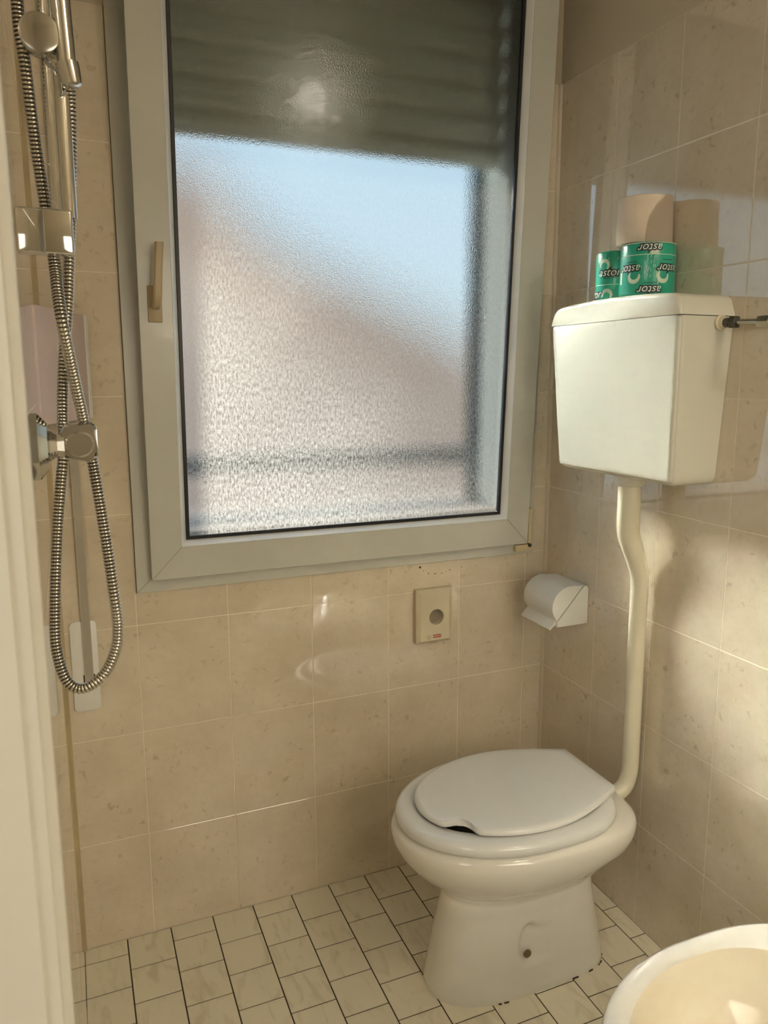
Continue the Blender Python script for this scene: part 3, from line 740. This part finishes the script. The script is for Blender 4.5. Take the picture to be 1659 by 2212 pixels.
def lay_right(t, c, r, h, z0):
    d = R(1)
    print_on(t, c, r,
        words=[(VA+d*5, z0+h-0.0125, 0.0224), (VA-d*38, z0+0.052, 0.0224), (VA+d*47, z0+0.052, 0.0224), (VA+d*7, z0+0.010, 0.0224), (VA-d*125, z0+0.052, 0.0224)],
        crescents=[(VA-d*28, z0+0.036, 0.0135), (VA+d*34, z0+0.036, 0.0135), (VA+d*12, z0+h-0.014, 0.0115)],
        bands=[z0+h-0.026, z0+h-0.0035],
        dashes=[(VA + d*random.uniform(-14, 26), z0 + random.uniform(0.022, 0.076)) for _ in range(20)],
        smalls=[(VA-d*34, z0+0.065, 0.010), (VA+d*44, z0+0.068, 0.012), (VA+d*7, z0+0.0235, 0.013)], flip=True)
    o = obj('white_tab', wrap_shape(c, r, VA-d*66, z0+0.036, [(-0.0045, -0.012), (0.0045, -0.012), (0.0045, 0.012), (-0.0045, 0.012)], 0.0005), WHITEINK, t, smooth=False)
def lay_left(t, c, r, h, z0):
    d = R(1)
    print_on(t, c, r,
        words=[(VA-d*18, z0+0.058, 0.0237), (VA-d*74, z0+0.014, 0.0237), (VA+d*60, z0+0.014, 0.0237)],
        crescents=[(VA-d*33, z0+0.074, 0.0125), (VA-d*22, z0+0.012, 0.0125)],
        bands=[z0+0.032], dashes=[(VA + d*random.uniform(-60, 10), z0+random.uniform(0.085, 0.098)) for _ in range(6)],
        smalls=[(VA-d*16, z0+0.046, 0.014), (VA-d*68, z0+0.098, 0.008)], flip=False)
ZB = 1.4575
wrapped_roll('wrapped_toilet_roll', (-0.064, -0.420), 0.0545, 0.1035, ZB, 'green printed toilet roll pack, the larger and nearer one on the cistern', lay_right)
wrapped_roll('wrapped_toilet_roll', (-0.060, -0.3165), 0.0430, 0.1030, ZB, 'green toilet roll pack half hidden behind the bigger pack on the cistern', lay_left)
pt = empty('paper_towel_roll', (-0.064, -0.402, ZB+0.1045), 'plain off-white paper roll with loose end standing on top of the green packs', 'paper roll')
pr = 0.0535; zc0 = ZB+0.1045
obj('rolled_paper', turned((-0.0635, -0.402, zc0), (0, 0, 1), [(0, 0.018), (0.0003, pr-0.002), (0.002, pr), (0.090, pr), (0.0915, pr-0.002), (0.0915, 0.019), (0.07, 0.018)], 72), PAPER, pt, angle=50)
bm = bmesh.new(); grid = []
for j in range(13):
    v = j/12; row = []
    for i in range(13):
        u = i/12
        a = VA + R(6 + 66*u) + R(42)*(v**3.0)*(1-u); rr = pr + 0.0022 + 0.0045*u**1.5*(1-0.8*v)
        row.append(bm.verts.new((-0.0635 + rr*math.cos(a), -0.402 + rr*math.sin(a), zc0 + 0.0005 + 0.0905*v)))
    grid.append(row)
for j in range(12):
    for i in range(12): bm.faces.new((grid[j][i], grid[j][i+1], grid[j+1][i+1], grid[j+1][i]))
r_ = bmesh.ops.solidify(bm, geom=list(bm.faces), thickness=0.0006)
obj('loose_end', bm, PAPER, pt)

# ------------------------------------------------------------------ toilet paper holder on the right wall
th = empty('toilet_paper_holder', (0, -0.12, 0.69), 'white covered toilet paper holder on the tiles near the corner', 'paper holder')
y0, y1 = -0.1925, -0.062
def prism(poly, ya, yb, r=0.0015):
    bm = bmesh.new(); loft(bm, [[Vector((x, ya, z)) for x, z in poly], [Vector((x, yb, z)) for x, z in poly]])
    if r: bmesh.ops.bevel(bm, geom=[e for e in bm.edges if e.calc_face_angle(0) > 0.6], offset=r, segments=2, affect='EDGES')
    return bm
# base: below the diagonal
obj('base', prism([(-0.0018, 0.681), (-0.0018, 0.772), (-0.008, 0.779), (-0.016, 0.778), (-0.0915, 0.694), (-0.0915, 0.681)], y0, y1), WHITEP, th)
arc = [(-0.0185, 0.7795)]
for i in range(0, 15):
    a = R(82 + (218-82)*i/14); arc.append((-0.054 + 0.0535*math.cos(a), 0.7325 + 0.0500*math.sin(a)))
arc += [(-0.0935, 0.6955)]
obj('cover', prism(arc, y0+0.0004, y1-0.0004, 0.001), WHITEP, th)
obj('cutter_flap', prism([(-0.0895, 0.6945), (-0.0925, 0.6985), (-0.1115, 0.6765), (-0.1085, 0.6735), (-0.089, 0.689)], y0+0.006, y1+0.004, 0.0008), WHITEP, th)

# ------------------------------------------------------------------ bag dispenser on the window wall
dp = empty('bag_dispenser', (-0.3465, 0, 0.692), 'small beige hygiene bag dispenser with round hole below the window', 'dispenser')
bm = bmesh.new(); cxh, czh, rh = -0.3420, 0.689, 0.0205
n = 48
def ringsq(x0, x1, z0, z1, y):
    out = []
    for i in range(n):
        a = 2*math.pi*i/n + math.pi/4
        c, s = math.cos(a), math.sin(a); m_ = max(abs(c), abs(s)); hx, hz = (x1-x0)/2, (z1-z0)/2
        out.append(Vector(((x0+x1)/2 + hx*c/m_, y, (z0+z1)/2 + hz*s/m_)))
    return out
def ringc(r, y): return [Vector((cxh + r*math.cos(2*math.pi*i/n + math.pi/4), y, czh + r*math.sin(2*math.pi*i/n + math.pi/4))) for i in range(n)]
X0_, X1_, Z0_, Z1_ = -0.3965, -0.2965, 0.622, 0.763
loft(bm, [ringsq(X0_, X1_, Z0_, Z1_, -0.0018), ringsq(X0_, X1_, Z0_, Z1_, -0.0165), ringsq(X0_+0.0025, X1_-0.0025, Z0_+0.0025, Z1_-0.0025, -0.0185),
          ringsq(X0_+0.0085, X1_-0.0085, Z0_+0.0055, Z1_-0.0085, -0.0235), ringsq(X0_+0.010, X1_-0.010, Z0_+0.007, Z1_-0.010, -0.0243),
          ringc(rh+0.004, -0.0240), ringc(rh, -0.0225), ringc(rh-0.0005, -0.006)], True, False)
obj('housing', bm, DISPP, dp, angle=25)
bm = bmesh.new(); loft(bm, [ringc(rh, -0.0070), ringc(rh, -0.0060)]); o = obj('bag_stack', bm, plain('translucent_bag_stack', (0.26, 0.22, 0.16), 0.4), dp, smooth=False)
bm = bmesh.new()
for row, z in ((0, 0.6420), (1, 0.6365)):
    x = -0.352
    while x < -0.329:
        w_ = random.uniform(0.0012, 0.0026); box(bm, x, x+w_, -0.0247, -0.0242, z-0.0019, z+0.0017); x += w_+0.0007
obj('red_label', bm, REDINK, dp, smooth=False)
bm = bmesh.new()
for a in range(6):
    c_, s_ = math.cos(a*math.pi/3), math.sin(a*math.pi/3); px_, pz_ = -0.3640 + 0.0045*c_, 0.6375 + 0.0045*s_
    box(bm, px_-0.0011, px_+0.0011, -0.0247, -0.0242, pz_-0.0011, pz_+0.0011)
obj('grey_emblem', bm, GREYINK, dp, smooth=False)
bm = bmesh.new()
loft(bm, [[Vector((x, y, z)) for x, y in ((-0.353, -0.012), (-0.333, -0.012), (-0.333, -0.0114), (-0.353, -0.0114))] for z in (0.6225, 0.617)] )
obj('bag_tip', bm, plain('lilac_bag_film', (0.42, 0.33, 0.33), 0.3), dp, smooth=False)

# ------------------------------------------------------------------ shutter belt and winder plate
bl = empty('shutter_belt', (-1.172, -0.01, 0.62), 'grey woven shutter belt hanging down to the slim white wall plate', 'belt')
bm = bmesh.new(); loft(bm, [[Vector((x, y, z)) for x, y in ((-1.1790, -0.0085), (-1.1620, -0.0085), (-1.1620, -0.0072), (-1.1790, -0.0072))] for z in (0.640, 1.2, 2.42)])
obj('belt_web', bm, BELTM, bl, smooth=False)
for x in (-1.1790, -1.1625):
    bm = bmesh.new(); box(bm, x-0.0006, x+0.0011, -0.0089, -0.0068, 0.640, 2.42); obj('belt_edge', bm, BELTE, bl, smooth=False)
bp_ = empty('belt_winder_plate', (-1.177, 0, 0.68), 'slim white rounded wall plate at the lower end of the shutter belt', 'plate')
bm = bmesh.new(); o_ = rrect(-1.2040, -1.1500, 0.5765, 0.780, 0.011)
loft(bm, [[Vector((x, -0.0018, z)) for x, z in o_], [Vector((x, -0.0050, z)) for x, z in o_], [Vector((-1.177 + (x+1.177)*0.95, -0.0062, 0.678+(z-0.678)*0.987)) for x, z in o_]])
obj('plate', bm, WHITEP, bp_, angle=40)
bm = bmesh.new(); box(bm, -1.1825, -1.1590, -0.0068, -0.0060, 0.634, 0.660); obj('slot', bm, DARKIN, bp_, smooth=False)
# ------------------------------------------------------------------ pinkish white corner panel
cp = empty('corner_panel', (-1.175, -0.12, 1.215), 'pale pinkish plastic panel set across the left corner behind the shower hose', 'panel')
A_, B_ = Vector((-1.2185, -0.245)), Vector((-1.1330, -0.022))
dirv = (B_-A_).normalized(); nrm = Vector((-dirv.y, dirv.x))
def pp(s, d, z): q = A_ + dirv*s + nrm*d; return Vector((q.x, q.y, z))
Lp = (B_-A_).length
bm = bmesh.new(); o_ = rrect(0.0, Lp, 1.213, 1.419, 0.006, 4)
loft(bm, [[pp(s, 0.009, z) for s, z in o_], [pp(s, 0.002, z) for s, z in o_], [pp(s*0.985+0.001, 0.0, 1.316+(z-1.316)*0.988) for s, z in o_]])
obj('panel_board', bm, PINKP, cp, angle=40)
bm = bmesh.new(); o_ = rrect(Lp-0.0065, Lp+0.005, 1.213, 1.4185, 0.003, 4)
loft(bm, [[pp(s, d, z) for s, z in o_] for d in (-0.0025, 0.0085)])
o = obj('edge_strip', bm, WHITEP, cp, angle=40); o['label'] = 'white edge strip'

# ------------------------------------------------------------------ shower on the left wall
SY = -0.70
rr_ = empty('shower_riser_rail', (-1.166, SY, 1.43), 'chrome shower rail with square lower bracket on the left wall', 'shower rail')
bm = bmesh.new()
loft(bm, [[Vector((-1.1655 + 0.0138*math.copysign(abs(math.cos(t))**0.8, math.cos(t)), SY - 0.006 + 0.0095*math.copysign(abs(math.sin(t))**0.8, math.sin(t)), z)) for t in [2*math.pi*i/32 for i in range(32)]] for z in (1.48, 2.18)])
obj('rail_tube', bm, CHROME, rr_)
bm = bbox(-1.2185, -1.1575, SY-0.020, SY+0.003, 1.4375, 1.488, 0.0035, 3); obj('bracket', bm, CHROME, rr_)
bm = bbox(-1.2185, -1.1575, SY-0.020, SY+0.016, 2.160, 2.210, 0.0035, 3); obj('bracket', bm, CHROME, rr_)
sl = turned((-1.1790, SY-0.010, 1.666), (0, -1, 0), [(0, 0.016), (0.006, 0.0195), (0.026, 0.0212), (0.0285, 0.0205), (0.0295, 0.018)], 48)
sl = obj('slider_knob', sl, CHROMED, rr_, angle=30); sl['label'] = 'round satin slider knob'
bm = turned((-1.176, SY-0.012, 1.662), (0.72, -0.2, -0.62), [(0.0, 0.010), (0.012, 0.0115), (0.020, 0.0135), (0.0225, 0.0145), (0.028, 0.0145), (0.029, 0.011)], 32); obj('holder_arm', bm, CHROME, sl)
hs_ = empty('hand_shower', (-1.152, SY-0.02, 1.64), 'chrome hand shower handle hanging in the slider at the top left', 'hand shower')
bm = sweep(catmull([(-1.1535, SY-0.031, 1.632), (-1.1540, SY-0.031, 1.652), (-1.1560, SY-0.031, 1.70), (-1.1580, SY-0.033, 1.78), (-1.1590, SY-0.040, 1.86), (-1.158, SY-0.060, 1.91)], 6), lambda t: 0.0095 + 0.003*t, 24); obj('handle', bm, CHROME, hs_)
bm = turned((-1.1530, SY-0.031, 1.640), (0.18, -0.05, -1), [(0, 0.0125), (0.010, 0.0120), (0.022, 0.0105), (0.024, 0.0075)], 28); obj('hose_cone', bm, CHROME, hs_)
bm = turned((-1.158, SY-0.060, 1.915), (0.1, -0.8, -0.5), [(-0.02, 0.012), (-0.01, 0.036), (0.0, 0.042), (0.006, 0.040)], 40); obj('spray_head', bm, CHROME, hs_)
# wall outlet block
wo_ = empty('shower_wall_outlet', (-1.19, SY, 1.215), 'chrome wall outlet block with flange holding the looped shower hose', 'wall outlet')
bm = turned((-1.2195, SY, 1.216), (1, 0, 0), [(0, 0.043), (0.008, 0.043), (0.018, 0.030), (0.020, 0.020), (0.028, 0.014), (0.036, 0.016)], 8, ph=R(22.5)); obj('flange', bm, CHROME, wo_, angle=15)
bm = bmesh.new(); o_ = [(-1.1870, 1.2330), (-1.1830, 1.2400), (-1.1520, 1.2430), (-1.1475, 1.2400), (-1.1465, 1.2080), (-1.1500, 1.1985), (-1.1560, 1.1945), (-1.1760, 1.1990), (-1.1850, 1.2045), (-1.1885, 1.2150)]
cx_ = -1.1680; cz_ = 1.219
loft(bm, [[Vector((x, SY+0.020, z)) for x, z in o_], [Vector((x, SY-0.006, z)) for x, z in o_], [Vector((cx_+(x-cx_)*0.93, SY-0.010, cz_+(z-cz_)*0.93)) for x, z in o_]])
ob = obj('outlet_body', bm, CHROMED, wo_, angle=25)
bm = bmesh.new(); e_ = [(cx_+0.002 + 0.0165*math.cos(t), 1.2185 + 0.0165*math.sin(t)*(0.85 if math.sin(t) > 0 else 1.05)) for t in [2*math.pi*i/32 for i in range(32)]]
loft(bm, [[Vector((x, SY-0.009, z)) for x, z in e_], [Vector((x, SY-0.0125, z)) for x, z in e_], [Vector((cx_+0.002+(x-cx_-0.002)*0.86, SY-0.0140, 1.2185+(z-1.2185)*0.86)) for x, z in e_]])
obj('oval_button', bm, CHROMED, ob, angle=30)
bm = bbox(-1.1480, -1.1455, SY-0.008, SY+0.018, 1.200, 1.238, 0.001, 2); obj('side_cap', bm, CHROME, ob)

# hose: ribbed chrome tube, one strand up to the hand shower, the other up out of view
def unproj(px, py, Y):
    d = right*((px-CX)/F) + down*((py-CY)/F) + fwd
    c = M.translation; return c + d*((Y-c.y)/d.y)
P_ = [(30, -330), (37, 0), (55, 142), (75, 300), (97, 440), (117, 566), (124, 627), (135, 700), (154, 790), (173, 875), (184, 925), (198, 990), (211, 1061), (231, 1180), (247, 1290), (254.5, 1355), (249, 1405), (224, 1457), (180, 1487), (144, 1470), (122, 1400), (119, 1314), (121, 1223), (125, 1130), (131, 1050), (136, 985), (135, 900), (136, 820), (140, 740), (146, 660), (149, 566), (152, 470), (153, 330), (151, 230), (149, 176)]
Yh = lambda i: (-0.722 if i <= 12 else -0.715 if i < 20 else -0.700 if i < 24 else -0.678 if i < 33 else -0.715)
ys = []
for i in range(len(P_)):
    if i <= 2: y = -0.705
    elif i == 3: y = -0.692
    elif i <= 5: y = -0.6865
    elif i == 6: y = -0.705
    elif i <= 7: y = -0.722
    elif i == 8: y = -0.700
    elif i == 9: y = -0.680
    elif i <= 11: y = -0.668
    elif i == 12: y = -0.682
    elif i == 13: y = -0.705
    elif i <= 16: y = -0.730 + 0.002*(i-11)
    elif i <= 22: y = -0.716 + 0.004*(i-17)
    elif i <= 25: y = -0.690
    elif i <= 31: y = -0.675
    elif i == 32: y = -0.680
    else: y = -0.700 - 0.015*(i-33)
    ys.append(y)
hp_ = [unproj(px, py, y) for (px, py), y in zip(P_, ys)]
path = resample(catmull(hp_, 10), 0.0011)
ho = empty('shower_hose', hp_[18], 'ribbed chrome shower hose hanging in a long loop on the left', 'hose')
bm = sweep(path, lambda t: 0.0, 16) if False else None
P = path; m_ = len(P); T = [(P[min(i+1, m_-1)] - P[max(i-1, 0)]).normalized() for i in range(m_)]
u = T[0].orthogonal().normalized(); rings = []
prof = [0.0054, 0.0067, 0.0071, 0.0067]
bm = bmesh.new()
for i in range(m_):
    u = (u - T[i]*u.dot(T[i])).normalized(); v = T[i].cross(u); r = prof[i % 4]
    rings.append([P[i] + u*(r*math.cos(2*math.pi*k/18)) + v*(r*math.sin(2*math.pi*k/18)) for k in range(18)])
loft(bm, rings); bm.faces.ensure_lookup_table()
for i in range(m_-1):
    if i % 4 in (3, 0):
        for f in bm.faces[i*18:(i+1)*18]: f.material_index = 1 if i % 4 == 3 else 0
obj('ribbed_tube', bm, [plain('ribbed_hose_chrome', (0.66, 0.63, 0.56), 0.14, metal=1.0, var=0.0), DARKGAP], ho, angle=80)

# ------------------------------------------------------------------ bidet
bd = empty('bidet', (-0.33, -1.075, 0), 'white bidet with cream basin at the lower right, only its rim in view', 'bidet')
BY = -1.068
bm = bmesh.new()
Lb = [(-0.50, -0.10, -0.34, 0.11, 0.0, 2.2, 4), (-0.50, -0.10, -0.34, 0.105, 0.05, 2.2, 4), (-0.49, -0.10, -0.33, 0.10, 0.20, 2.2, 3.5), (-0.52, -0.08, -0.33, 0.13, 0.25, 2.1, 3.2), (-0.565, -0.07, -0.33, 0.172, 0.31, 2, 3), (-0.583, -0.062, -0.33, 0.190, 0.36, 2, 2.8),
      (-0.585, -0.060, -0.33, 0.193, 0.385, 2, 2.8), (-0.580, -0.063, -0.33, 0.189, 0.396, 2, 2.8), (-0.568, -0.070, -0.33, 0.180, 0.400, 2, 2.8), (-0.552, -0.082, -0.33, 0.162, 0.3995, 2, 2.6), (-0.546, -0.160, -0.33, 0.1555, 0.396, 2, 2.4)]
loft(bm, [egg(a, b, c, d, e, f, g_, cy=BY) for a, b, c, d, e, f, g_ in Lb], True, False)
obj('body', bm, CERAMIC, bd, angle=60)
bm = bmesh.new()
Lb = [(-0.546, -0.160, -0.33, 0.1555, 0.3962, 2, 2.4), (-0.540, -0.166, -0.33, 0.150, 0.385, 2, 2.4), (-0.53, -0.175, -0.33, 0.142, 0.35, 2, 2.3), (-0.50, -0.20, -0.33, 0.12, 0.30, 2, 2.2), (-0.42, -0.25, -0.33, 0.07, 0.27, 2, 2), (-0.36, -0.31, -0.335, 0.02, 0.262, 2, 2)]
loft(bm, [egg(a, b, c, d, e, f, g_, cy=BY) for a, b, c, d, e, f, g_ in Lb], False, True)
o = obj('basin', bm, plain('cream_basin_glaze', (0.72, 0.65, 0.50), 0.12, coat=0.5), bd, angle=60); o['label'] = 'cream basin inside the white rim'
bm = sweep(catmull([(-0.105, BY, 0.399), (-0.105, BY, 0.44), (-0.12, BY, 0.475), (-0.16, BY, 0.488), (-0.20, BY, 0.478)], 5), 0.011, 20); tp = obj('tap', bm, CHROME, bd)

# ------------------------------------------------------------------ globe lamp high on the right wall, behind the camera
lp = empty('wall_lamp', (-0.001, -1.95, 2.30), 'glowing round opal lamp high on the right wall', 'lamp')
obj('back_plate', turned((-0.0015, -1.95, 2.30), (-1, 0, 0), [(0, 0.045), (0.012, 0.045), (0.018, 0.03), (0.035, 0.02)], 32), WHITEP, lp)
bm = bmesh.new(); bmesh.ops.create_uvsphere(bm, u_segments=32, v_segments=16, radius=0.065)
bmesh.ops.translate(bm, vec=(-0.095, -1.95, 2.30), verts=bm.verts); obj('globe', bm, LAMPM, lp)
